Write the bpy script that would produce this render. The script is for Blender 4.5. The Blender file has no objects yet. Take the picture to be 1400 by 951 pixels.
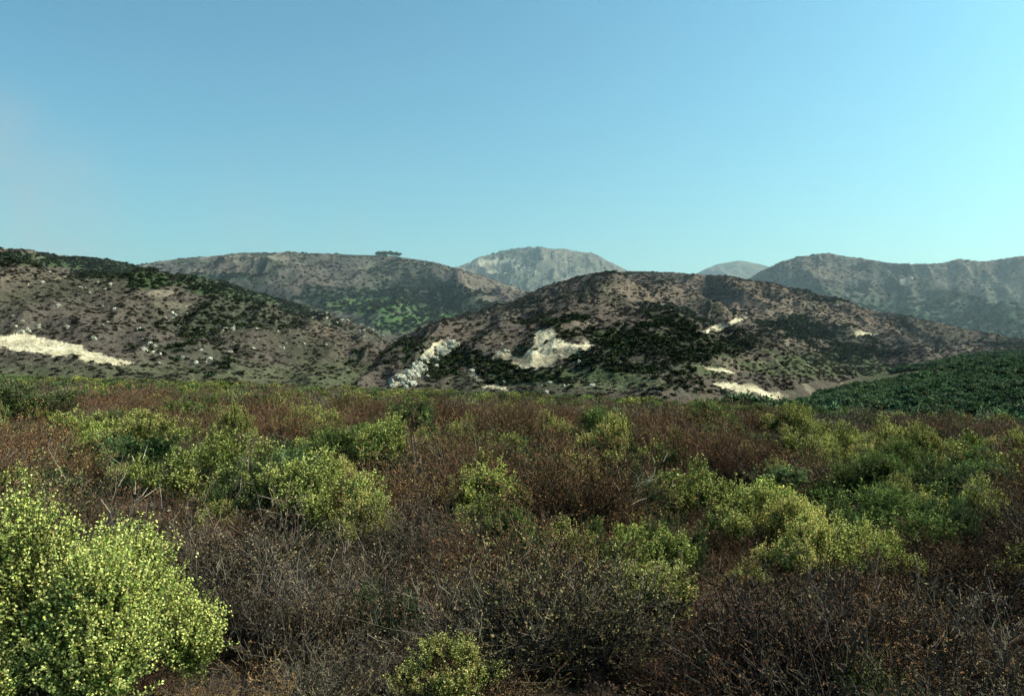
import bpy, math, numpy as np
from mathutils import Vector
rng=np.random.default_rng(7)
CAMH=2.2; FPX=1089.0; HOR=505.0
PITCH=math.atan((HOR-475.5)/FPX)
SUN_AZ=math.radians(88); SUN_EL=math.radians(44)
# ---------------------------------------------------------------- survey helpers
def ray(px,py):
    """bearing/elevation tangents (per metre of northing) of a surveyed direction"""
    a=(np.asarray(px,float)-700)/FPX; b=(475.5-np.asarray(py,float))/FPX
    c,s=math.cos(PITCH),math.sin(PITCH)
    dy=c-b*s; dz=s+b*c
    return a/dy,dz/dy
def proj(x,y,z):
    c,s=math.cos(PITCH),math.sin(PITCH)
    zz=z-CAMH
    dep=y*c+zz*s; up=-y*s+zz*c
    dep=np.maximum(dep,1e-3)
    return 700+FPX*x/dep, 475.5-FPX*up/dep
def h2(ix,iy,seed):
    n=(ix.astype(np.int64)*374761393+iy.astype(np.int64)*668265263+seed*974711)&0xffffffff
    n=((n^(n>>13))*1274126177)&0xffffffff
    n=(n^(n>>16))
    n=(n*2246822519)&0xffffffff
    return ((n^(n>>15))&0xffffff)/float(0xffffff)
def vn(x,y,seed=0):
    x=np.asarray(x,float);y=np.asarray(y,float)
    ix=np.floor(x);iy=np.floor(y);fx=x-ix;fy=y-iy
    fx=fx*fx*fx*(fx*(fx*6-15)+10);fy=fy*fy*fy*(fy*(fy*6-15)+10)
    a=h2(ix,iy,seed);b=h2(ix+1,iy,seed);c=h2(ix,iy+1,seed);d=h2(ix+1,iy+1,seed)
    return (a*(1-fx)+b*fx)*(1-fy)+(c*(1-fx)+d*fx)*fy
def fbm(x,y,sc,octv=4,seed=0):
    t=0;a=1;s=0
    for i in range(octv):
        t=t+a*(vn(x/sc*2**i+17.3*i,y/sc*2**i-9.1*i,seed+i)*2-1);s+=a;a*=.5
    return t/s
def ridged(x,y,sc,octv=3,seed=0):
    t=0;a=1;s=0
    for i in range(octv):
        t=t+a*(1-np.abs(vn(x/sc*2**i+7.3*i,y/sc*2**i-5.1*i,seed+i)*2-1)*2);s+=a;a*=.5
    return t/s
def sstep(a,b,x):
    t=np.clip((x-a)/(b-a),0,1);return t*t*(3-2*t)
def inpoly(px,py,poly):
    r=np.zeros(px.shape,bool);n=len(poly)
    for i in range(n):
        x0,y0=poly[i];x1,y1=poly[(i+1)%n]
        if y0==y1: continue
        c=((y0>py)!=(y1>py))&(px<(x1-x0)*(py-y0)/(y1-y0)+x0)
        r^=c
    return r
# ---------------------------------------------------------------- materials
def newmat(name):
    m=bpy.data.materials.new(name);m.use_nodes=True
    nt=m.node_tree
    for n in list(nt.nodes): nt.nodes.remove(n)
    return m,nt
def veg_mat(name,transl=.25,var=.35,hue=.02):
    m,nt=newmat(name);N=nt.nodes.new;L=nt.links.new
    out=N('ShaderNodeOutputMaterial');at=N('ShaderNodeAttribute');at.attribute_name='Col'
    oi=N('ShaderNodeObjectInfo')
    mr=N('ShaderNodeMapRange');mr.inputs[3].default_value=1-var;mr.inputs[4].default_value=1+var
    L(oi.outputs['Random'],mr.inputs[0])
    mul=N('ShaderNodeMath');mul.operation='MULTIPLY';mul.inputs[1].default_value=7.31
    fr=N('ShaderNodeMath');fr.operation='FRACT'
    L(oi.outputs['Random'],mul.inputs[0]);L(mul.outputs[0],fr.inputs[0])
    mr2=N('ShaderNodeMapRange');mr2.inputs[3].default_value=.5-hue;mr2.inputs[4].default_value=.5+hue
    L(fr.outputs[0],mr2.inputs[0])
    hs=N('ShaderNodeHueSaturation');L(at.outputs['Color'],hs.inputs['Color']);L(mr.outputs[0],hs.inputs['Value']);L(mr2.outputs[0],hs.inputs['Hue'])
    d=N('ShaderNodeBsdfDiffuse');L(hs.outputs[0],d.inputs[0])
    if transl>0:
        t=N('ShaderNodeBsdfTranslucent');mx=N('ShaderNodeMixShader');mx.inputs[0].default_value=transl
        L(hs.outputs[0],t.inputs[0]);L(d.outputs[0],mx.inputs[1]);L(t.outputs[0],mx.inputs[2]);L(mx.outputs[0],out.inputs[0])
    else: L(d.outputs[0],out.inputs[0])
    return m
def terrain_mat(name,s1=3.0,s2=.6,amt=.5,bump=.6,bd=1.0):
    m,nt=newmat(name);N=nt.nodes.new;L=nt.links.new
    out=N('ShaderNodeOutputMaterial');at=N('ShaderNodeAttribute');at.attribute_name='Col'
    ge=N('ShaderNodeNewGeometry')
    n1=N('ShaderNodeTexNoise');n1.inputs['Scale'].default_value=1/s1;n1.inputs['Detail'].default_value=5;n1.inputs['Roughness'].default_value=.7
    n2=N('ShaderNodeTexNoise');n2.inputs['Scale'].default_value=1/s2;n2.inputs['Detail'].default_value=3
    L(ge.outputs['Position'],n1.inputs['Vector']);L(ge.outputs['Position'],n2.inputs['Vector'])
    ad=N('ShaderNodeMath');ad.operation='ADD';L(n1.outputs[0],ad.inputs[0]);L(n2.outputs[0],ad.inputs[1])
    mr=N('ShaderNodeMapRange');mr.inputs[1].default_value=.7;mr.inputs[2].default_value=1.3;mr.inputs[3].default_value=1-amt;mr.inputs[4].default_value=1+amt
    L(ad.outputs[0],mr.inputs[0])
    vm=N('ShaderNodeVectorMath');vm.operation='SCALE';L(at.outputs['Color'],vm.inputs[0]);L(mr.outputs[0],vm.inputs['Scale'])
    bp=N('ShaderNodeBump');bp.inputs['Strength'].default_value=bump;bp.inputs['Distance'].default_value=bd;L(ad.outputs[0],bp.inputs['Height'])
    d=N('ShaderNodeBsdfDiffuse');L(vm.outputs[0],d.inputs[0]);L(bp.outputs[0],d.inputs['Normal']);L(d.outputs[0],out.inputs[0])
    return m
M_dry=veg_mat('dry_twigs',0,.5,.014);M_leaf=veg_mat('leaves',.25,.25,.015);M_hillveg=veg_mat('hill_scrub',0,.3,.02)
# ---------------------------------------------------------------- mesh helpers
def quadmesh(name,Q,C,mat):
    Q=np.concatenate(Q);C=np.concatenate(C);n=len(Q)
    me=bpy.data.meshes.new(name)
    me.vertices.add(4*n);me.vertices.foreach_set('co',Q.reshape(-1).astype(np.float32))
    me.loops.add(4*n);me.loops.foreach_set('vertex_index',np.arange(4*n,dtype=np.int32))
    me.polygons.add(n);me.polygons.foreach_set('loop_start',np.arange(0,4*n,4,dtype=np.int32))
    a=me.attributes.new('Col','FLOAT_COLOR','POINT')
    cc=np.ones((n,4,4),np.float32);cc[:,:,:3]=np.clip(C,0,1)[:,None,:]
    a.data.foreach_set('color',cc.reshape(-1))
    me.materials.append(mat);me.update();me.validate()
    return me
def gridmesh(name,X,Y,Z,C,mat):
    nr,nc=X.shape
    me=bpy.data.meshes.new(name)
    co=np.stack([X,Y,Z],-1).reshape(-1,3).astype(np.float32)
    i=np.arange(nr*nc).reshape(nr,nc)
    F=np.stack([i[:-1,:-1],i[:-1,1:],i[1:,1:],i[1:,:-1]],-1).reshape(-1,4).astype(np.int32)
    me.vertices.add(len(co));me.vertices.foreach_set('co',co.reshape(-1))
    me.loops.add(F.size);me.loops.foreach_set('vertex_index',F.reshape(-1))
    me.polygons.add(len(F));me.polygons.foreach_set('loop_start',np.arange(0,F.size,4,dtype=np.int32))
    me.polygons.foreach_set('use_smooth',np.ones(len(F),bool))
    a=me.attributes.new('Col','FLOAT_COLOR','POINT')
    cc=np.ones((len(co),4),np.float32);cc[:,:3]=C.reshape(-1,3)
    a.data.foreach_set('color',cc.reshape(-1))
    me.materials.append(mat);me.update()
    ob=bpy.data.objects.new(name,me);bpy.context.scene.collection.objects.link(ob)
    return ob
def unit(v): return v/np.maximum(np.linalg.norm(v,axis=-1,keepdims=True),1e-9)
def rnd(n,r): return unit(r.normal(size=(n,3)))
def ribbon(p0,p1,w0,w1,r):
    d=unit(p1-p0);s=unit(np.cross(d,rnd(len(p0),r)))
    w0=np.broadcast_to(w0,(len(p0),))[:,None]*.5;w1=np.broadcast_to(w1,(len(p0),))[:,None]*.5
    return np.stack([p0-s*w0,p0+s*w0,p1+s*w1,p1-s*w1],1)
def leafq(c,d,l,w,r):
    s=unit(np.cross(d,rnd(len(c),r)));l=np.broadcast_to(l,(len(c),))[:,None];w=np.broadcast_to(w,(len(c),))[:,None]
    return np.stack([c,c+d*l*.5+s*w*.5,c+d*l,c+d*l*.5-s*w*.5],1)
def jit(col,n,r,v=.3):
    return np.array(col)[None]*(1+v*(r.random((n,1))*2-1))*(1+.1*(r.random((n,3))*2-1))
# ---------------------------------------------------------------- dry shrub prototype
def dry_clump(name,seed,H=.75,R=.5,ns=150,nt=6,nl=3,stemc=(.07,.045,.035),twigc=(.12,.06,.04),leafc=(.2,.08,.03),upright=.5,leafs=.018,wmul=1.1):
    r=np.random.default_rng(seed);Q=[];C=[]
    ang=r.random(ns)*2*np.pi;rad=np.sqrt(r.random(ns))*R*.35
    p=np.stack([rad*np.cos(ang),rad*np.sin(ang),np.full(ns,-.03)],1)
    lean=(r.random(ns)**.8)*(1.3-upright)
    a2=ang+r.normal(size=ns)*.5
    d=np.stack([np.sin(lean)*np.cos(a2),np.sin(lean)*np.sin(a2),np.cos(lean)],1)
    L=H*(.4+.85*r.random(ns))*(.65+.7*vn(np.cos(a2)*1.7+5,np.sin(a2)*1.7+5,seed))
    K=4;pts=[p];
    for k in range(K):
        q=p+d*(L/K)[:,None]
        w=.0075*wmul*(1-k/K*.75)
        Q.append(ribbon(p,q,w,w*.75,r));C.append(jit(np.array(stemc)*(1-k/K)+np.array(twigc)*(k/K),ns,r))
        if k<2:
            Q.append(ribbon(p,q,w,w*.75,r));C.append(jit(stemc,ns,r))
        p=q;pts.append(p);d=unit(d+r.normal(size=(ns,3))*.33+np.array([0,0,.10]))
    P=np.stack(pts,1)
    n=ns*nt;si=np.repeat(np.arange(ns),nt);t=(.25+.75*r.random(n)**.8)*K;k=np.minimum(t.astype(int),K-1);f=(t-k)[:,None]
    b=P[si,k]*(1-f)+P[si,k+1]*f
    sd=unit(P[si,k+1]-P[si,k]);td=unit(sd+rnd(n,r)*.85+np.array([0,0,.2]))
    tl=(H*(.08+.2*r.random(n)))[:,None]
    m=b+td*tl*.5;td2=unit(td+rnd(n,r)*.5+np.array([0,0,.15]));e=m+td2*tl*.5
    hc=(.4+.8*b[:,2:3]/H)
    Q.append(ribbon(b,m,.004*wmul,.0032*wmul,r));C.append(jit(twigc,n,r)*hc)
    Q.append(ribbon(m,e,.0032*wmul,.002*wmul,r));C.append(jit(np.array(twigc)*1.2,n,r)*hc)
    if nl:
        nn=n*nl;ti=np.repeat(np.arange(n),nl);f=r.random((nn,1))
        c=m[ti]*(1-f)+e[ti]*f+r.normal(size=(nn,3))*.006
        Q.append(leafq(c,unit(td2[ti]+rnd(nn,r)*.9),leafs*(.6+.8*r.random(nn)),leafs*.55,r))
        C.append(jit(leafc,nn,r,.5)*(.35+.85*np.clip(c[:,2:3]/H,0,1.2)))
    return quadmesh(name,Q,C,M_dry)
# ---------------------------------------------------------------- leafy shrub prototype (coyote brush)
def bush(name,seed,H=1.0,W=1.0,nspr=500,nlv=20,ls=.022,fl=.5,leafc=(.09,.13,.03),flc=(.5,.45,.16),nlobe=9,sprl=.14,nfl=5,fs=.011,low=.25,mat=None,core=1500,stems=60,spread=.36,lobe=(.10,.12),hdrop=.35):
    r=np.random.default_rng(seed);Q=[];C=[]
    a=r.random(nlobe)*2*np.pi;rr=np.sqrt(r.random(nlobe))*W*spread
    lr=W*(lobe[0]+lobe[1]*r.random(nlobe));
    lc=np.stack([rr*np.cos(a),rr*np.sin(a),H*(.35+.58*r.random(nlobe)*(1-hdrop*rr/(W*.36)))-lr*.5+0*a],1)
    lc[0]=[0,0,H*.6];lr[0]=W*.21
    lb=.7+.6*r.random(nlobe)
    pts=[];nor=[];li=[];tot=0
    while tot<nspr:
        i=r.integers(0,nlobe,nspr);d=unit(rnd(nspr,r)+np.array([0,0,.35]));p=lc[i]+d*lr[i][:,None]*(.6+.55*r.random((nspr,1)))
        dist=np.linalg.norm(p[:,None]-lc[None],axis=2)/lr[None]
        ok=((dist<.6).sum(1)==0)&(p[:,2]>H*low*(.5+r.random(nspr)))
        pts.append(p[ok]);nor.append(d[ok]);li.append(i[ok]);tot+=ok.sum()
    p=np.concatenate(pts)[:nspr];nr=np.concatenate(nor)[:nspr];li=np.concatenate(li)[:nspr];n=nspr
    sd=unit(nr*.55+np.array([0,0,.75])+rnd(n,r)*.35);sl=(sprl*H*(.5+1.0*r.random(n)**1.5))[:,None]
    b=p-sd*sl*.5;e=p+sd*sl*.5
    Q.append(ribbon(b,e,.005,.003,r));C.append(jit((.08,.07,.035),n,r))
    sv=(.6+.7*r.random(n))*lb[li];isfl=(r.random(n)<fl*(.3+1.2*vn(p[:,0]*5/W,p[:,1]*5/W+p[:,2]*4,seed)))
    nn=n*nlv;si=np.repeat(np.arange(n),nlv);f=r.random((nn,1))
    c=b[si]*(1-f)+e[si]*f
    ld=unit(sd[si]*.5+rnd(nn,r))
    Q.append(leafq(c,ld,ls*(.6+.7*r.random(nn))*(1.15-.5*f[:,0]),ls*.5,r))
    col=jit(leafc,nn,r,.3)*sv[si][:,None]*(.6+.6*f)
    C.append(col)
    fi=np.where(isfl)[0]
    if len(fi) and nfl:
        m=len(fi)*nfl;k=np.repeat(fi,nfl);f=.35+.7*r.random((m,1))
        c=b[k]*(1-f)+e[k]*f+rnd(m,r)*fs*1.5
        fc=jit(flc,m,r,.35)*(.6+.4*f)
        for j in range(3):
            dd=rnd(m,r);s_=fs*(.6+.7*r.random(m));Q.append(leafq(c-dd*fs*.5,dd,s_*1.1,s_*.9,r));C.append(fc)
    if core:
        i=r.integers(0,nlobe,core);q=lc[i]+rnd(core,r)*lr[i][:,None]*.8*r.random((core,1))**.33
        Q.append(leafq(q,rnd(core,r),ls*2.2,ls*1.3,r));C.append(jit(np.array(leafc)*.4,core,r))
    if stems:
        s0=np.zeros((stems,3));s0[:,:2]=r.normal(size=(stems,2))*W*.05
        i=r.integers(0,nlobe,stems);tgt=lc[i]+rnd(stems,r)*lr[i][:,None]*.9
        prev=s0;w=.012*H
        for k in range(1,5):
            t=k/4;nx=s0*(1-t)+tgt*t;nx[:,2]=tgt[:,2]*t**.85;nx=nx+r.normal(size=nx.shape)*.015*W
            for _ in range(2):
                Q.append(ribbon(prev,nx,w*(1.1-t*.7),w*(1.1-(t+.2)*.7),r));C.append(jit((.10,.08,.06),stems,r))
            prev=nx
    return quadmesh(name,Q,C,mat or M_leaf)
def proto_coll(name,meshes):
    c=bpy.data.collections.new(name)
    for i,m in enumerate(meshes):
        o=bpy.data.objects.new('%s_%02d'%(name,i),m);c.objects.link(o)
    return c
def instancer(name,P,rot,scale,idx,coll):
    me=bpy.data.meshes.new(name);n=len(P)
    me.vertices.add(n);me.vertices.foreach_set('co',np.asarray(P,np.float32).reshape(-1))
    a=me.attributes.new('irot','FLOAT_VECTOR','POINT');a.data.foreach_set('vector',np.asarray(rot,np.float32).reshape(-1))
    a=me.attributes.new('iscl','FLOAT_VECTOR','POINT');a.data.foreach_set('vector',np.asarray(scale,np.float32).reshape(-1))
    a=me.attributes.new('iidx','INT','POINT');a.data.foreach_set('value',np.asarray(idx,np.int32))
    ob=bpy.data.objects.new(name,me);bpy.context.scene.collection.objects.link(ob)
    ng=bpy.data.node_groups.new(name+'_gn','GeometryNodeTree')
    ng.interface.new_socket('Geometry',in_out='INPUT',socket_type='NodeSocketGeometry')
    ng.interface.new_socket('Geometry',in_out='OUTPUT',socket_type='NodeSocketGeometry')
    N=ng.nodes.new;L=ng.links.new
    gi=N('NodeGroupInput');go=N('NodeGroupOutput');mp=N('GeometryNodeMeshToPoints');ip=N('GeometryNodeInstanceOnPoints')
    ci=N('GeometryNodeCollectionInfo');ci.inputs['Collection'].default_value=coll;ci.inputs['Separate Children'].default_value=True;ci.inputs['Reset Children'].default_value=True
    def na(nm,ty):
        k=N('GeometryNodeInputNamedAttribute');k.data_type=ty;k.inputs['Name'].default_value=nm;return k.outputs['Attribute']
    L(gi.outputs[0],mp.inputs['Mesh']);L(mp.outputs[0],ip.inputs['Points']);L(ci.outputs[0],ip.inputs['Instance'])
    ip.inputs['Pick Instance'].default_value=True
    L(na('iidx','INT'),ip.inputs['Instance Index']);L(na('irot','FLOAT_VECTOR'),ip.inputs['Rotation']);L(na('iscl','FLOAT_VECTOR'),ip.inputs['Scale'])
    L(ip.outputs[0],go.inputs[0])
    md=ob.modifiers.new('scatter','NODES');md.node_group=ng
    return ob
def scatter(name,P,smin,smax,coll,tilt=.12,r=rng,zs=(.8,1.2)):
    n=len(P);s=smin+(smax-smin)*r.random(n)
    rot=np.stack([r.normal(size=n)*tilt,r.normal(size=n)*tilt,r.random(n)*6.283],1)
    sc=np.stack([s*(.85+.3*r.random(n)),s*(.85+.3*r.random(n)),s*(zs[0]+(zs[1]-zs[0])*r.random(n))],1)
    return instancer(name,P,rot,sc,r.integers(0,len(coll.objects),n),coll)
# ---------------------------------------------------------------- ground
def ground_z(x,y):
    yy=np.maximum(y,1.0);u=x/np.maximum(yy,5.)
    px=700+u*FPX
    E=np.interp(px,[0,300,700,1000,1200,1400],[110,105,88,65,48,42])
    plain=-.03*np.clip(x,-90,60)-.0167*y+.10*fbm(x,y,6,3,5)
    vf=-8.5+sstep(1000,1400,px)*sstep(90,420,y)*18+1.0*fbm(x,y,60,3,8)
    t=sstep(0,1,(y-E)/(70+0*y))
    return plain*(1-t)+vf*t
us=np.linspace(-1.3,1.3,520)
ys=np.concatenate([np.linspace(-25,2,12,endpoint=False),np.geomspace(2,140,420,endpoint=False),np.geomspace(140,700,160,endpoint=False),np.geomspace(700,12000,40)])
U,Yg=np.meshgrid(us,ys);Xg=U*(Yg+32);Zg=ground_z(Xg,Yg)
n1=fbm(Xg,Yg,2.5,4,31)[...,None];n3=fbm(Xg,Yg,.4,3,33)[...,None]
soil=np.array([.17,.11,.08]);lit=np.array([.055,.036,.027]);far=np.array([.08,.07,.045])
Cg=soil*(1-sstep(-.6,-.1,n1))+lit*sstep(-.6,-.1,n1);Cg=Cg*(1+.45*n3)
k=sstep(30,100,Yg)[...,None];Cg=Cg*(1-k)+far*k
M_ground=terrain_mat('soil_litter',.25,.04,.6,.9,.03)
ground=gridmesh('ground',Xg,Yg,Zg,Cg,M_ground)
# ---------------------------------------------------------------- hills
def make_hill(name,ridge,base,mat,seed,nu,nt,amp,gsc,colfun,px0,px1,zpow=.55,sil=1.0):
    rp=np.array(ridge,float) # px,py,D
    bp=np.array(base,float)  # px,B,zb
    pxs=np.linspace(px0,px1,nu)
    def sm(a):
        k=max(3,int(nu*.012));ker=np.hanning(k+2)[1:-1];ker/=ker.sum()
        return np.convolve(np.pad(a,(k,k),'edge'),ker,'same')[k:-k]
    py=sm(np.interp(pxs,rp[:,0],rp[:,1]));D=sm(np.interp(pxs,rp[:,0],rp[:,2]))
    B=sm(np.interp(pxs,bp[:,0],bp[:,1]));zb=sm(np.interp(pxs,bp[:,0],bp[:,2]))
    u,v=ray(pxs,py);v=v+sil/FPX*fbm(pxs,pxs*0+seed,22,3,seed)
    t=np.concatenate([np.linspace(-.1,1,nt),np.linspace(1.02,1.7,14)])[:,None]
    Y=B[None]+(D-B)[None]*t
    X=u[None]*Y
    zr=CAMH+v*D
    tt=np.clip(t,0,1)
    f=zpow*np.sin(np.pi/2*tt)+(1-zpow)*tt
    Z=zb+(zr-zb)*f
    w=np.sin(np.pi*np.clip(t*.9+.05,0,1))**.7
    Z=Z+amp*w*(ridged(X+fbm(X,Y,gsc,2,seed+50)*gsc*.3,Y*.45,gsc,4,seed)-.2)+amp*.18*fbm(X,Y,gsc*.2,4,seed+9)*np.minimum(1,w*2)
    Z=np.where(t<0,Z+t*80,Z)
    vis=(Z-CAMH)/Y
    vm=vis[:nt].max(0)
    Z=Z+(v-vm)[None]*Y*sstep(.0,1,t)**.7
    Z=np.where(t>1,Z[nt-1][None]-(t-1)**1.3*(zr-zb)[None]*1.3,Z)
    PX,PY=proj(X,Y,Z)
    C=colfun(X,Y,Z,PX,PY,t+0*Y)
    ob=gridmesh(name,X,Y,Z,C,mat)
    return dict(ob=ob,X=X,Y=Y,Z=Z,PX=PX,PY=PY,t=t+0*Y,nt=nt,C=C)
def mix(a,b,k): return a*(1-k[...,None])+np.array(b)*k[...,None]
def blobmask(PX,PY,X,Y,Z,blobs,sc=12,seed=3,rough=.9):
    nz=fbm(X,Z*1.5+Y*.3,sc,4,seed)
    m=np.zeros(PX.shape)
    for (cx,cy,rx,ry) in blobs:
        d=np.sqrt(((PX-cx)/rx)**2+((PY-cy)/ry)**2)
        m=np.maximum(m,sstep(1.35,.55,d+nz*rough))
    return m
def polymask(PX,PY,X,Y,Z,polys,j=4,seed=5):
    ox=j*fbm(X,Z*2,6,4,seed);oy=j*.6*fbm(X,Z*2,6,4,seed+11)
    m=np.zeros(PX.shape)
    for p in polys: m=np.maximum(m,inpoly(PX+ox,PY+oy,p).astype(float))
    return m
BR=np.array([.088,.064,.053]);DK=(.042,.042,.03);BARE=(.42,.315,.215)
def base_brown(X,Y,Z,seed,b=BR):
    C=np.ones(X.shape+(3,))*b
    k=sstep(-.25,.45,fbm(X,Y*.6,70,4,seed));C=mix(C,b*np.array([1.4,1.3,1.25]),k)
    k=sstep(0,.5,fbm(X,Y*.6,35,4,seed+5));C=mix(C,b*np.array([.6,.75,.62]),k*.8)
    k=sstep(.25,.5,fbm(X,Y*.5,14,4,seed+6));C=mix(C,b*1.7,k*.35)
    return C
masks={}
L_bare=[[(-60,452),(0,458),(40,455),(90,468),(130,480),(182,497),(150,499),(80,487),(0,477),(-60,474)]]
L_green=[(20,352,50,8),(90,358,75,9),(150,370,55,12),(230,382,50,8),(300,393,45,9),(360,408,50,8),(410,418,30,6),(200,388,30,8)]
def gully(X,Y,gsc,seed):  # low value = bottom of a gully
    return ridged(X+fbm(X,Y,gsc,2,seed+50)*gsc*.3,Y*.45,gsc,4,seed)
def clumps(X,Y,Z,sc,seed): return sstep(.12,.42,fbm(X,Z*1.4+Y*.35,sc,4,seed))
def colL1(X,Y,Z,PX,PY,t):
    C=base_brown(X,Y,Z,11)
    gu=sstep(.0,-.35,gully(X,Y,90,11));C=mix(C,(.043,.043,.03),gu*.75)
    cl=clumps(X,Y,Z,34,411);C=mix(C,(.048,.05,.034),cl*.6)
    g=blobmask(PX,PY,X,Y,Z,L_green,14,3,.5);C=mix(C,(.05,.065,.03),g)
    k=sstep(485,512,PY+8*fbm(X,Y,20,3,4));C=mix(C,(.07,.07,.038),k*.7)
    rk=sstep(.28,.42,fbm(X,Z*1.6,7,4,91))*sstep(-.15,.25,fbm(X,Z,60,3,95))*(1-g);C=mix(C,(.27,.205,.15),rk*.6)
    b=polymask(PX,PY,X,Y,Z,L_bare,9);st=fbm(X,Z*4,10,4,78)[...,None]
    C=C*(1-b[...,None])+np.array(BARE)*(1.2+.7*st)*b[...,None]
    masks['L1']=(np.maximum(g,np.maximum(gu*.5,cl*.5)),np.maximum(b,rk));return C
H_bare=[[(672,491),(684,480),(712,489),(722,478),(731,470),(726,457),(742,452),(757,449),(762,463),(785,469),(812,467),(800,480),(776,488),(752,498),(735,507),(712,505),(700,497)],
 [(535,525),(560,500),(578,482),(600,466),(622,465),(615,478),(590,492),(565,510),(548,530)],
 [(948,455),(975,447),(1010,434),(1027,433),(990,450),(955,460)],[(955,501),(985,502),(1008,513),(980,509)],
 [(975,520),(1030,526),(1072,540),(1050,549),(1028,538),(985,528)],[(655,529),(690,528),(692,533),(660,533)],[(1165,453),(1205,455),(1200,459),(1165,457)],[(640,508),(650,506),(652,518),(645,518)]]
H_dark=[(925,432,42,14),(945,484,75,25),(680,505,42,18),(690,520,45,12),(835,480,42,15),(1100,452,55,12),(1000,470,35,12),(860,462,45,10),(600,505,30,16),(900,505,60,8),(560,470,20,10),(760,440,40,8),(1180,480,50,8)]
def colH2(X,Y,Z,PX,PY,t):
    C=base_brown(X,Y,Z,23)
    gu=sstep(.0,-.35,gully(X,Y,85,23));C=mix(C,(.043,.042,.03),gu*.75)
    cl=clumps(X,Y,Z,38,433);C=mix(C,(.048,.048,.034),cl*.6)
    tan=blobmask(PX,PY,X,Y,Z,[(1160,430,60,26),(1060,420,60,25),(1010,415,40,14),(900,400,60,14),(1000,500,70,14),(820,525,80,8)],25,8,.8);C=mix(C,(.165,.11,.085),tan*.75)
    g=blobmask(PX,PY,X,Y,Z,H_dark,16,7,1.5);C=mix(C,DK,g)
    k=blobmask(PX,PY,X,Y,Z,[(865,462,40,8),(780,520,110,12),(1120,500,150,16)],16,17,.9);C=mix(C,(.065,.076,.036),k*.75)
    rk=sstep(.36,.46,fbm(X,Z*1.6,6,4,191))*sstep(.05,.3,fbm(X,Z,60,3,195))*(1-g);C=mix(C,(.24,.18,.135),rk*.55)
    b=polymask(PX,PY,X,Y,Z,H_bare,9);bb=np.array(BARE)*(.95+.95*(fbm(X,Z*3,8,5,77)[...,None]))
    C=C*(1-b[...,None])+bb*b[...,None]
    masks['H2']=(np.maximum(g,np.maximum(gu*.5,cl*.5*(1-tan))),b*.985);return C
def colB1(X,Y,Z,PX,PY,t):
    C=base_brown(X,Y,Z,37,np.array([.085,.067,.058]))
    gu=sstep(.0,-.35,gully(X,Y,130,37));C=mix(C,(.048,.05,.036),gu*.7)
    g=blobmask(PX,PY,X,Y,Z,[(560,405,90,16),(470,405,60,10),(620,425,60,16),(300,380,60,8),(580,395,60,10)],30,9,.9);C=mix(C,(.042,.05,.035),g)
    k=blobmask(PX,PY,X,Y,Z,[(500,420,80,12),(545,438,50,14),(600,435,50,9)],24,19,.6);C=mix(C,(.075,.11,.04),k)
    rk=sstep(.3,.42,fbm(X,Z*1.6,12,4,291))*sstep(0,.3,fbm(X,Z,70,3,295))*(1-g)*(1-k);C=mix(C,(.22,.18,.14),rk*.45)
    masks['B1']=(np.maximum(np.maximum(g,k),gu*.45),rk);return C
def colB2(X,Y,Z,PX,PY,t):
    C=base_brown(X,Y,Z,47,np.array([.115,.096,.08]))
    g=sstep(-.05,.3,fbm(X,Z*.8,120,4,12));C=mix(C,(.065,.068,.048),g*.8)
    gu=sstep(.05,-.25,gully(X,Y,200,47));C=mix(C,(.055,.06,.042),gu*.7)
    st=polymask(PX,PY,X,Y,Z,[[(640,358),(665,355),(705,353),(700,358),(660,362),(640,363)],[(700,362),(730,368),(735,374),(705,367)],[(640,366),(690,372),(670,375)]],9,3)
    st=np.maximum(st,.3*sstep(.3,.42,fbm(X,Z*2.2,40,4,391))*sstep(400,370,PY));C=mix(C,(.32,.27,.22),st*.7)
    masks['B2']=(g*.6,st);return C
def colB3(X,Y,Z,PX,PY,t):
    C=base_brown(X,Y,Z,57,np.array([.09,.073,.062]))
    gu=sstep(.1,-.3,gully(X,Y,250,57));C=mix(C,(.045,.052,.038),gu*.8)
    g=sstep(385,440,PY+14*fbm(X,Y,90,4,4));C=mix(C,(.055,.078,.045),g*.85)
    st=polymask(PX,PY,X,Y,Z,[[(1235,380),(1250,378),(1245,390),(1228,393)]],5,3);C=mix(C,(.25,.22,.18),st*.7)
    masks['B3']=(np.maximum(g*.8,gu*.6),st);return C
def colB4(X,Y,Z,PX,PY,t):
    C=base_brown(X,Y,Z,67,np.array([.07,.07,.06]));return C
M_hill=terrain_mat('chaparral_slope',4.,1.1,.45,.6,1.2);M_far=terrain_mat('far_slope',14.,5,.5,.6,4)
L1=make_hill('hillside',[(-250,330,560),(0,342,540),(80,350,530),(150,357,520),(200,367,510),(300,385,490),(350,400,480),(400,415,470),(450,430,460),(500,446,450),(533,464,440),(560,500,420),(620,545,400)],
 [(-250,170,-6),(300,170,-6),(450,220,-7),(620,300,-8)],M_hill,11,850,420,22,95,colL1,-250,620,.45)
H2=make_hill('hill',[(420,570,260),(470,527,300),(510,490,345),(545,463,385),(600,440,440),(640,430,470),(700,412,510),(760,388,560),(820,374,600),(860,370,620),(920,373,630),(1000,380,640),(1080,395,640),(1150,412,640),(1200,425,640),(1250,437,645),(1300,450,650),(1350,457,650),(1400,463,660),(1700,490,680)],
 [(420,200,-9),(600,210,-8),(900,220,-7),(1050,260,-6),(1200,360,0),(1400,400,3),(1700,420,3)],M_hill,23,1100,460,17,85,colH2,420,1700,.5)
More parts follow.
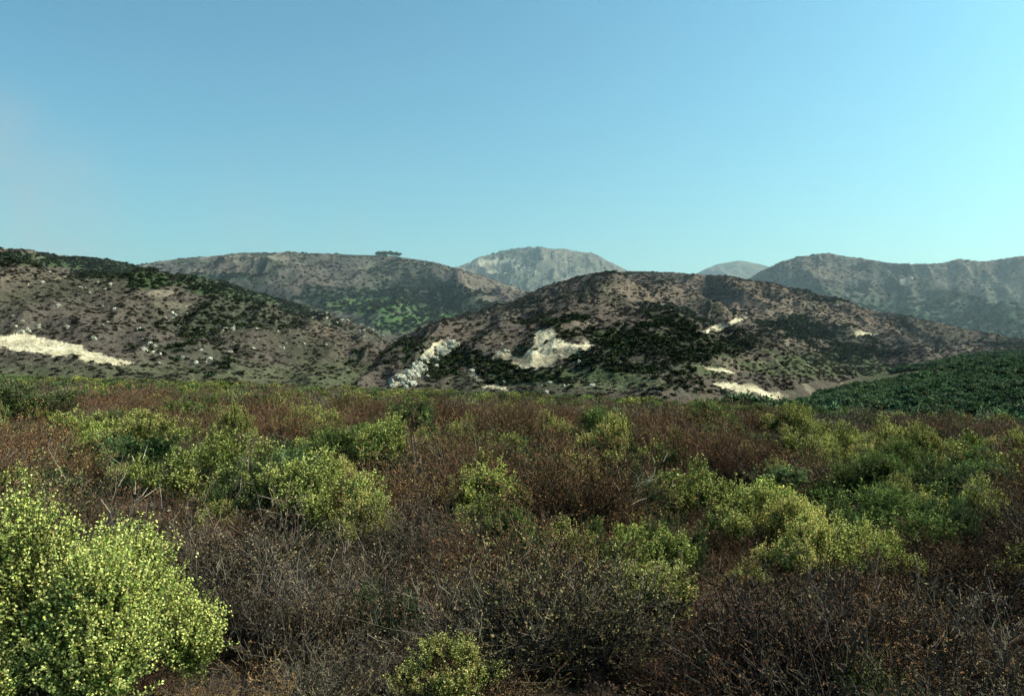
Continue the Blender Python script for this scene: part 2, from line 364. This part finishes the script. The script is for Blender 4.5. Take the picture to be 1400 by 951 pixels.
B1=make_hill('background_hill',[(-250,400,900),(100,380,950),(180,363,960),(250,353,980),(330,347,1000),(400,346,1000),(480,348,1000),(540,350,1000),(600,360,980),(640,372,960),(680,384,940),(720,400,900),(780,425,860),(860,450,800)],
 [(-250,600,5),(860,600,5)],M_hill,37,800,300,34,130,colB1,-250,860,.5)
B2=make_hill('distant_peak',[(480,420,2300),(560,392,2350),(620,367,2400),(650,355,2400),(690,342,2400),(720,338,2400),(770,341,2400),(810,347,2400),(850,366,2400),(890,390,2350),(960,420,2300)],
 [(480,1450,60),(960,1450,60)],M_far,47,500,240,60,200,colB2,480,960,.5,.4)
B4=make_hill('distant_ridge',[(860,420,2900),(920,388,2900),(950,375,2900),(980,361,2900),(1010,356,2900),(1040,361,2900),(1080,375,2900),(1160,400,2900)],
 [(860,2200,100),(1160,2200,100)],M_far,67,260,100,50,250,colB4,860,1160,.5)
B3=make_hill('background_ridge',[(940,430,1500),(1000,395,1500),(1040,371,1500),(1070,357,1500),(1100,350,1500),(1130,347,1500),(1160,351,1500),(1200,357,1500),(1230,362,1500),(1290,360,1500),(1310,355,1500),(1340,359,1500),(1370,355,1500),(1400,352,1500),(1700,350,1500)],
 [(940,850,12),(1700,850,12)],M_far,57,700,300,85,250,colB3,940,1700,.5)
# ---------------------------------------------------------------- prototypes
dry=[dry_clump('dry_shrub_a%d'%i,100+i,H=.85,ns=130,stemc=(.045,.031,.025),twigc=(.10,.055,.038),leafc=(.19,.088,.04),upright=.55,nt=8,nl=5) for i in range(3)]
dry+=[dry_clump('dry_shrub_b%d'%i,200+i,H=.7,R=.6,nl=2,nt=7,stemc=(.05,.038,.032),twigc=(.11,.078,.06),leafc=(.15,.10,.058),upright=.3) for i in range(2)]
dry+=[dry_clump('dry_shrub_c%d'%i,300+i,H=.6,R=.6,ns=130,nt=8,nl=6,stemc=(.035,.025,.02),twigc=(.075,.044,.033),leafc=(.11,.062,.04),upright=.25) for i in range(2)]
dry+=[dry_clump('dry_shrub_d%d'%i,400+i,H=.6,R=.6,ns=130,nt=8,nl=7,stemc=(.04,.03,.024),twigc=(.08,.055,.035),leafc=(.15,.11,.05),upright=.35,leafs=.018) for i in range(1)]
dry+=[dry_clump('dry_shrub_e%d'%i,450+i,H=.85,R=.6,ns=16,nt=7,nl=0,stemc=(.12,.095,.075),twigc=(.19,.15,.12),upright=.15,wmul=1.2) for i in range(2)]
C_dry=proto_coll('proto_dry',dry)
farDry=[dry_clump('dry_far_%d'%i,500+i,H=.8,R=.9,ns=90,nt=6,nl=3,stemc=(.06,.043,.034),twigc=c1,leafc=c2,upright=.35,wmul=2.4,leafs=.05) for i,(c1,c2) in enumerate([((.11,.064,.045),(.15,.082,.048)),((.125,.094,.07),(.14,.105,.064)),((.088,.056,.042),(.12,.07,.045))])]
C_fdry=proto_coll('proto_far_dry',farDry)
YG=dict(leafc=(.235,.235,.055),flc=(.72,.61,.22));GR=dict(leafc=(.15,.18,.05));DG=dict(leafc=(.09,.108,.04));BG=dict(leafc=(.13,.16,.065))
bushes={}
for nm,kw,fl in (('y',YG,1.3),('g',GR,.15),('d',DG,.05),('m',YG,.7),('b',BG,0.)):
    bushes[nm]=[bush('coyote_%s%d'%(nm,i),700+ord(nm)*3+i,H=1,W=1.15,nspr=540,nlv=20,ls=.025,fl=fl,sprl=.2,nlobe=15,core=700,fs=.0165,nfl=8,hdrop=.5,spread=.45,lobe=(.05,.12),**kw) for i in range(4)]
C_flw=proto_coll('proto_flowering',bushes['y']+bushes['m'])
fb=[bush('far_bush_%d'%i,900+i,H=1,W=1.2,nspr=160,nlv=9,ls=.065,fl=fl,nfl=3,fs=.035,core=200,stems=15,sprl=.2,**kw) for i,(kw,fl) in enumerate([(YG,.3),(GR,.0),(DG,0.),(YG,.7),(BG,0.),(DG,.1)])]
C_fb=proto_coll('proto_far_bush',fb)
def hb(nm,i,c,W=1.3): return bush(nm,i,H=1,W=W,nspr=45,nlv=3,ls=.28,fl=0,leafc=c,core=25,stems=0,low=.05,mat=M_hillveg,nlobe=6)
C_hbrown=proto_coll('proto_hill_brown',[hb('hbr%d'%i,i,c) for i,c in enumerate([(.145,.107,.088),(.128,.093,.077),(.155,.115,.092),(.118,.10,.072)])])
C_hgreen=proto_coll('proto_hill_green',[hb('hgr%d'%i,10+i,c) for i,c in enumerate([(.075,.09,.042),(.065,.073,.042),(.095,.108,.048),(.10,.09,.06)])])
C_willow=proto_coll('proto_willow',[bush('wil%d'%i,30+i,H=1,W=1.3,nspr=220,nlv=6,ls=.11,fl=0,leafc=c,core=160,stems=0,low=.05,mat=M_hillveg) for i,c in enumerate([(.135,.175,.085),(.15,.19,.085),(.11,.14,.072),(.17,.195,.09),(.15,.16,.09)])])
# ---------------------------------------------------------------- foreground named bushes
def gz(x,y): return float(ground_z(np.array([x]),np.array([y]))[0])
heroes=[(190,18,556,1.8,'y'),(105,21,553,1.6,'m'),(310,13,572,1.5,'m'),(345,11.5,608,1.1,'d'),(420,11,605,1.2,'y'),(470,10.3,635,1.1,'y'),(500,9.8,662,.7,'y'),(450,16,568,1.5,'g'),(528,16,560,1.2,'y'),(675,12,618,1.1,'y'),(640,12.5,630,.8,'m'),
(785,15,608,.9,'y'),(783,11,662,.65,'y'),(715,8.6,690,.45,'g'),(800,8.6,704,.55,'g'),(830,23,543,1.7,'g'),(838,21,560,1.3,'y'),(875,12,625,.65,'b'),(955,12,614,1.0,'m'),(1040,10.5,650,1.05,'y'),(1090,10,668,.8,'y'),(1130,9,688,.9,'y'),(1165,9.2,704,.65,'y'),
(1190,15,600,1.4,'g'),(1200,11,645,1.45,'g'),(1290,14,612,1.4,'d'),(1292,11,656,.65,'b'),(915,8.5,692,.75,'d'),(900,7,756,.95,'y'),(860,7.1,766,.55,'y'),(520,6.5,785,.55,'b'),(605,5.4,855,.66,'m'),(1200,5.2,880,.5,'g'),(1400,9,730,.65,'m'),
(1215,23,558,1.2,'m'),(1235,17,586,1.2,'g'),(60,12.5,636,.8,'d'),(165,13,640,1.0,'d'),(325,21,549,1.0,'y'),(30,30,516,3.2,'d'),(1260,19,575,1.4,'m'),(575,26,532,2.0,'d'),(750,26,556,1.3,'m'),(420,26,541,1.6,'m'),(1080,28,547,1.9,'m'),(970,30,541,2,'g'),(1150,25,570,1.4,'m'),(1320,21,594,1.5,'g'),(1390,24,584,1.5,'m'),(640,24,560,1.0,'m'),(280,30,536,1.6,'g'),(1060,16,618,.8,'m'),(1340,12,648,.7,'m'),(1120,19,588,.9,'y'),(925,20,573,.9,'m'),(255,14,606,1.0,'d')]
scene=bpy.context.scene
avoid=[];front=[]
for i,(px,D,top,W,kd) in enumerate(heroes):
    u,v=ray(px,top);x=u*D;y=D;zt=CAMH+v*D;g=gz(x,y);H=max(.5,zt-g)*1.05
    o=bpy.data.objects.new('coyote_brush',bushes[kd][i%4]);scene.collection.objects.link(o)
    o.location=(x,y,g);o.scale=(W/.92,W/.92,H/1.02);o.rotation_euler=(rng.normal()*.08,rng.normal()*.08,rng.random()*6.28)
    avoid.append((x,y,W*.53,))
    for q in (.92,.85,.77): front.append((x*q,y*q,W*.6))
hero=bush('coyote_brush_big',4242,H=1.55,W=1.85,nspr=4200,nlv=22,ls=.021,fl=1.1,nfl=13,fs=.0115,sprl=.17,nlobe=20,core=4000,stems=160,low=.08,leafc=(.195,.20,.045),flc=(.66,.56,.21),spread=.44,lobe=(.05,.12),hdrop=.4)
o=bpy.data.objects.new('coyote_brush',hero);scene.collection.objects.link(o)
o.location=(-2.5,4.3,gz(-2.5,4.3));avoid.append((-2.5,4.3,.75))
# ---------------------------------------------------------------- dry scrub mass
def wedge(n,y0,y1,r,p=1.6):
    y=(y0**2+(y1**2-y0**2)*r.random(n))**.5
    x=(r.random(n)*2-1)*(.74*y+2.5)
    return x,y
# smaller flowering coyote brush dotted through the scrub
x,y=wedge(95,7,24,rng);P=np.stack([x,y,ground_z(x,y)],1)
scatter('flowering_coyote_brush',P,.42,.85,C_flw,zs=(.9,1.35))
for a_,b_ in zip(x,y): avoid.append((a_,b_,.25));front.append((a_*.92,b_*.92,.35))
x,y=wedge(2350,3.8,34,rng)
xn,yn=wedge(300,3.9,11,rng);x=np.append(x,xn);y=np.append(y,yn)
x2=rng.uniform(-9,9,70);y2=rng.uniform(-6,2.4,70);k=np.hypot(x2,y2)>2.2;x=np.append(x,x2[k]);y=np.append(y,y2[k])
gap=fbm(x,y,1.5,2,141)
ok=(gap>-.2)|(rng.random(len(x))<.2)
low=np.zeros(len(x),bool)
for ax,ay,ar in avoid: ok&=((x-ax)**2+(y-ay)**2)>(ar*.9)**2
for ax,ay,ar in front: low|=((x-ax)**2+(y-ay)**2)<(ar)**2
for bx,by,rx,ry in [(-.4,7.9,.3,.5),(-.35,5.3,.2,.3),(3.7,5.5,.35,.35)]:
    ok&=((x-bx)/rx)**2+((y-by)/ry)**2>1
ok&=(y>4.3)|(np.abs(x)>1.8)|(y<2)
x=x[ok];y=y[ok];low=low[ok];gap=gap[ok];P=np.stack([x,y,ground_z(x,y)],1)
pn=fbm(x,y,3,2,61)*.7+rng.normal(size=len(x))*.3
idx=np.where(pn<-.35,rng.integers(3,5,len(x)),np.where(pn<.12,rng.integers(5,8,len(x)),rng.integers(0,3,len(x))))
idx=np.where(rng.random(len(x))<.04,rng.integers(8,10,len(x)),idx)
n=len(x);s=(.5+.5*rng.random(n)**1.3+.5*sstep(0,.45,gap))*(1+.15*sstep(6,20,y));s=np.where(y<5.2,s*.75,s);s=np.where(low,np.minimum(s,.48),s)
instancer('dry_scrub',P,np.stack([rng.normal(size=n)*.2,rng.normal(size=n)*.2,rng.random(n)*6.28],1),np.stack([s*1.25,s*1.25,s*(.75+.4*rng.random(n))],1),idx,C_dry)
# low dead growth and litter filling the gaps
x,y=wedge(700,3.7,12,rng);P=np.stack([x,y,ground_z(x,y)-.02],1)
n=len(x);s=.22+.2*rng.random(n);instancer('low_dead_growth',P,np.stack([rng.normal(size=n)*.4,rng.normal(size=n)*.4,rng.random(n)*6.28],1),np.stack([s*1.8,s*1.8,s*.7],1),rng.integers(0,8,n),C_dry)
x,y=wedge(5400,30,128,rng);px=700+x/y*FPX
E=np.interp(px,[0,300,700,1000,1200,1400],[118,112,95,72,56,50]);ok=y<E+12
x=x[ok];y=y[ok];P=np.stack([x,y,ground_z(x,y)],1)
g=rng.random(len(x))<(.18+.55*sstep(34,75,y)+.35*sstep(0,.4,fbm(x,y,14,3,71)))
scatter('distant_dry_scrub',P[~g],.9,1.5,C_fdry)
scatter('distant_green_scrub',P[g],.7,1.7,C_fb,zs=(.7,1.0))
x,y=wedge(280,12,34,rng);P=np.stack([x,y,ground_z(x,y)],1)
scatter('small_green_shrubs',P,.65,1.1,C_fb,zs=(.85,1.2))
# ---------------------------------------------------------------- hillside shrubs
def hill_scatter(name,Ld,key,n,seed,s0,s1,gm=.85,z0=.25,z1=.42):
    r=np.random.default_rng(seed);nt=Ld['nt'];X,Y,Z,T=Ld['X'],Ld['Y'],Ld['Z'],Ld['t']
    g,b=masks[key]
    sl=np.s_[:nt-1,:-1]
    area=np.abs((X[:nt-1,1:]-X[:nt-1,:-1])*(Y[1:nt,:-1]-Y[:nt-1,:-1]))
    vis=(Ld['PX'][sl]>-160)&(Ld['PX'][sl]<1560)&(T[sl]>=0)&((T[sl]<.97)|(g[sl]>.5))
    dens=area*vis*(1-b[sl])*(.6+.9*g[sl]+.5*sstep(-.1,.3,fbm(X[sl],Y[sl],25,3,seed)))
    cdf=np.cumsum(dens.reshape(-1));k=np.searchsorted(cdf,r.random(n)*cdf[-1]);k=np.minimum(k,dens.size-1)
    i,j=np.unravel_index(k,dens.shape);a=r.random(n);c=r.random(n)
    def bl(A): return A[i,j]*(1-a)*(1-c)+A[i,j+1]*a*(1-c)+A[i+1,j]*(1-a)*c+A[i+1,j+1]*a*c
    P=np.stack([bl(X),bl(Y),bl(Z)-.12],1)
    gg=r.random(n)<(g[i,j]*gm+.015)
    scatter(name+'_scrub',P[~gg],s0,s1,C_hbrown,r=r,zs=(z0,z1))
    scatter(name+'_chaparral',P[gg],s0*1.2,s1*1.4,C_hgreen,r=r,zs=(.4,.7))
hill_scatter('hillside',L1,'L1',30000,5,.7,1.5)
hill_scatter('hill',H2,'H2',42000,6,.8,1.7)
hill_scatter('background_hill',B1,'B1',14000,7,1.4,2.8)
hill_scatter('background_ridge',B3,'B3',12000,8,2.5,4.5,.6,.22,.35)
hill_scatter('distant_peak',B2,'B2',3500,9,3.5,6,.5,.2,.3)
# ---------------------------------------------------------------- willow thicket in the right-hand valley
r=np.random.default_rng(77);n=10000
y=(75**2+(430**2-75**2)*r.random(n))**.5;px=r.uniform(980,1620,n);x=(px-700)/FPX*y
lim=np.interp(px,[980,1050,1150,1250,1400,1620],[110,150,240,330,420,430])
ok=(y<lim+90*fbm(x,y,35,3,3))&(r.random(n)<.7+.9*sstep(-.5,.1,fbm(x,y,18,3,13)));x=x[ok];y=y[ok]
P=np.stack([x,y,ground_z(x,y)-.3],1)
scatter('willow_thicket',P,1.5,4.4,C_willow,r=r,zs=(.55,1.0))
# ---------------------------------------------------------------- rocks
import bmesh
def rock_mesh(name,seed):
    r=np.random.default_rng(seed);bm=bmesh.new();bmesh.ops.create_icosphere(bm,subdivisions=3,radius=1)
    pl=rnd(14,r);dd=.55+.4*r.random(14)
    for v in bm.verts:
        p=np.array(v.co)
        for q,d in zip(pl,dd):
            e=p@q
            if e>d: p=p-q*(e-d)*.92
        p=p*(1+.06*r.normal())*np.array([1.,.8,.75])
        v.co=p
    me=bpy.data.meshes.new(name);bm.to_mesh(me);bm.free();me.materials.append(M_rock);return me
M_rock,nt=newmat('pale_rock');N=nt.nodes.new;L=nt.links.new
out=N('ShaderNodeOutputMaterial');d=N('ShaderNodeBsdfDiffuse');nz=N('ShaderNodeTexNoise');nz.inputs['Scale'].default_value=1.2;nz.inputs['Detail'].default_value=6
ge=N('ShaderNodeNewGeometry');L(ge.outputs['Position'],nz.inputs['Vector']);cr=N('ShaderNodeValToRGB');cr.color_ramp.elements[0].position=.35;cr.color_ramp.elements[1].position=.62
cr.color_ramp.elements[0].color=(.15,.11,.085,1);cr.color_ramp.elements[1].color=(.46,.40,.32,1);L(nz.outputs[0],cr.inputs[0]);L(cr.outputs[0],d.inputs[0]);L(d.outputs[0],out.inputs[0])
C_rock=proto_coll('proto_rock',[rock_mesh('rock%d'%i,i) for i in range(5)])
def locate(Ld,px,py):
    nt=Ld['nt'];d=(Ld['PX'][:nt]-px)**2+(Ld['PY'][:nt]-py)**2
    Yk=np.where(d<d.min()+2,Ld['Y'][:nt],1e9);k=np.unravel_index(np.argmin(Yk),d.shape)
    return np.array([Ld['X'][k],Ld['Y'][k],Ld['Z'][k]])
r=np.random.default_rng(3);pts=[]
for i in range(120):
    f=r.random();px=541+f*75+r.normal()*5;py=522-f*54+r.normal()*5-6*math.sin(f*3.1)*-1
    pts.append(locate(H2,px,py))
scatter('rock_outcrop',np.array(pts),.6,2.1,C_rock,.5,r)
pts=[]
for cx,cy,sx,sy,m in [(240,430,14,6,12),(480,438,22,7,18),(425,427,20,4,12),(135,392,20,6,10),(200,475,16,6,8),(320,448,18,5,8),(30,445,25,5,8),(60,385,20,6,4),(380,470,40,14,10),(250,490,40,8,8),(510,455,10,5,8),(120,440,60,20,12)]:
    for i in range(m): pts.append(locate(L1,cx+r.normal()*sx,cy+r.normal()*sy))
scatter('hillside_rocks',np.array(pts),.4,1.3,C_rock,.5,r)
pts=[]
for cx,cy,sx,sy,m in [(660,510,10,6,8),(740,480,40,12,14),(975,450,20,6,8),(1120,415,10,12,10),(770,527,40,3,8)]:
    for i in range(m): pts.append(locate(H2,cx+r.normal()*sx,cy+r.normal()*sy))
scatter('slope_rocks',np.array(pts),.4,1.2,C_rock,.5,r)
# ---------------------------------------------------------------- ridge-top oak
def tree_mesh():
    r=np.random.default_rng(5);Q=[];C=[]
    tops=[]
    for tx in (-6,-2.,3,8):
        base=np.array([[tx,0,-1.]]);p=base
        for k in range(3):
            q=p+np.array([[r.normal()*.4,r.normal()*.3,1.0]])
            for _ in range(4):
                Q.append(ribbon(p,q,.7-.15*k,.55-.15*k,r));C.append(jit((.06,.05,.04),1,r))
            p=q
        for b in range(10):
            e=p+np.array([[r.normal()*2.6,r.normal()*2.2,r.normal()*.8+.6]])
            Q.append(ribbon(p,e,.25,.08,r));C.append(jit((.06,.05,.04),1,r));tops.append(e[0])
    tops=np.array(tops);n=7000;i=r.integers(0,len(tops),n)
    c=tops[i]+rnd(n,r)*(r.random((n,1))**.4)*np.array([2.1,1.7,1.1])
    Q.append(leafq(c,rnd(n,r),.6,.42,r));C.append(jit((.06,.085,.045),n,r,.4))
    return quadmesh('oak_tree',Q,C,M_leaf)
j=int(np.argmin(np.abs(B1['PX'][B1['nt']-1]-528)));i=B1['nt']-1
o=bpy.data.objects.new('oak_tree',tree_mesh());scene.collection.objects.link(o);o.location=(B1['X'][i,j],B1['Y'][i,j],B1['Z'][i,j]-1.0);o.scale=(1.35,1.25,1.3)
# ---------------------------------------------------------------- coastal haze lying over the hills
bm=bmesh.new();bmesh.ops.create_cube(bm,size=1)
for v in bm.verts:
    v.co=Vector((v.co.x*9000,280+(v.co.y+.5)*5200,-30+(v.co.z+.5)*630))
me=bpy.data.meshes.new('haze');bm.to_mesh(me);bm.free()
mh,nt=newmat('haze_air');N=nt.nodes.new;L=nt.links.new
out=N('ShaderNodeOutputMaterial');vs=N('ShaderNodeVolumeScatter');vs.inputs['Color'].default_value=(.76,.88,1,1);vs.inputs['Density'].default_value=1.9e-4;vs.inputs['Anisotropy'].default_value=.2
L(vs.outputs[0],out.inputs['Volume']);me.materials.append(mh)
try: mh.cycles.homogeneous_volume=True
except Exception: pass
o=bpy.data.objects.new('haze',me);scene.collection.objects.link(o)
# ---------------------------------------------------------------- sky, sun, camera
w=bpy.data.worlds.new('World');scene.world=w;w.use_nodes=True;nt=w.node_tree;N=nt.nodes.new;L=nt.links.new
bg=nt.nodes['Background'];sk=N('ShaderNodeTexSky');sk.sky_type='NISHITA';sk.sun_disc=False;sk.sun_elevation=SUN_EL;sk.sun_rotation=SUN_AZ
sk.air_density=1.0;sk.dust_density=3.2;sk.ozone_density=2.0
def mulc(a,col):
    t=N('ShaderNodeMix');t.data_type='RGBA';t.blend_type='MULTIPLY';t.inputs[0].default_value=1;t.inputs[7].default_value=(*col,1);L(a,t.inputs[6]);return t.outputs[2]
s1=mulc(sk.outputs[0],(.75/3,1.22/3,1.10/3))
gm=N('ShaderNodeGamma');gm.inputs[1].default_value=1.4;L(s1,gm.inputs[0])
s2=mulc(gm.outputs[0],(3,3,3))
# faint sea-fog wisps low in the west
tc=N('ShaderNodeTexCoord')
def wispmask(dx,dy,dz,tight):
    v=Vector((dx,dy,dz)).normalized()
    dp=N('ShaderNodeVectorMath');dp.operation='DOT_PRODUCT';L(tc.outputs['Generated'],dp.inputs[0]);dp.inputs[1].default_value=v
    mr=N('ShaderNodeMapRange');mr.interpolation_type='SMOOTHSTEP';mr.inputs[1].default_value=math.cos(tight);mr.inputs[2].default_value=1.;L(dp.outputs['Value'],mr.inputs[0]);return mr.outputs[0]
ns=N('ShaderNodeTexNoise');ns.inputs['Scale'].default_value=9;ns.inputs['Detail'].default_value=6;ns.inputs['Roughness'].default_value=.55;L(tc.outputs['Generated'],ns.inputs['Vector'])
nm=N('ShaderNodeMapRange');nm.inputs[1].default_value=.36;nm.inputs[2].default_value=.62;L(ns.outputs[0],nm.inputs[0])
a1=wispmask(-.68,1,.19,.17);a2=wispmask(-.28,1,.19,.12)
ad=N('ShaderNodeMath');ad.operation='MULTIPLY_ADD';L(a2,ad.inputs[0]);ad.inputs[1].default_value=.3;L(a1,ad.inputs[2])
mu=N('ShaderNodeMath');mu.operation='MULTIPLY';L(ad.outputs[0],mu.inputs[0]);L(nm.outputs[0],mu.inputs[1])
mu2=N('ShaderNodeMath');mu2.operation='MULTIPLY';mu2.inputs[1].default_value=.55;L(mu.outputs[0],mu2.inputs[0])
cl=N('ShaderNodeMix');cl.data_type='RGBA';cl.inputs[7].default_value=(2.6,3.2,3.7,1)
L(mu2.outputs[0],cl.inputs[0]);L(s2,cl.inputs[6]);L(cl.outputs[2],bg.inputs[0]);bg.inputs[1].default_value=.145
sd=bpy.data.lights.new('sun','SUN');sd.energy=5.0;sd.angle=math.radians(.5);sd.color=(1,.94,.83)
so=bpy.data.objects.new('sun',sd);scene.collection.objects.link(so)
dirv=Vector((math.sin(SUN_AZ)*math.cos(SUN_EL),math.cos(SUN_AZ)*math.cos(SUN_EL),math.sin(SUN_EL)))
so.rotation_euler=dirv.to_track_quat('Z','Y').to_euler()
cd=bpy.data.cameras.new('camera');cd.lens=28;cd.sensor_width=36;cd.clip_start=.05;cd.clip_end=20000
co=bpy.data.objects.new('camera',cd);scene.collection.objects.link(co);co.location=(0,0,CAMH);co.rotation_euler=(math.pi/2+PITCH,0,0)
scene.camera=co
scene.view_settings.view_transform='Standard';scene.view_settings.look='None';scene.view_settings.exposure=0
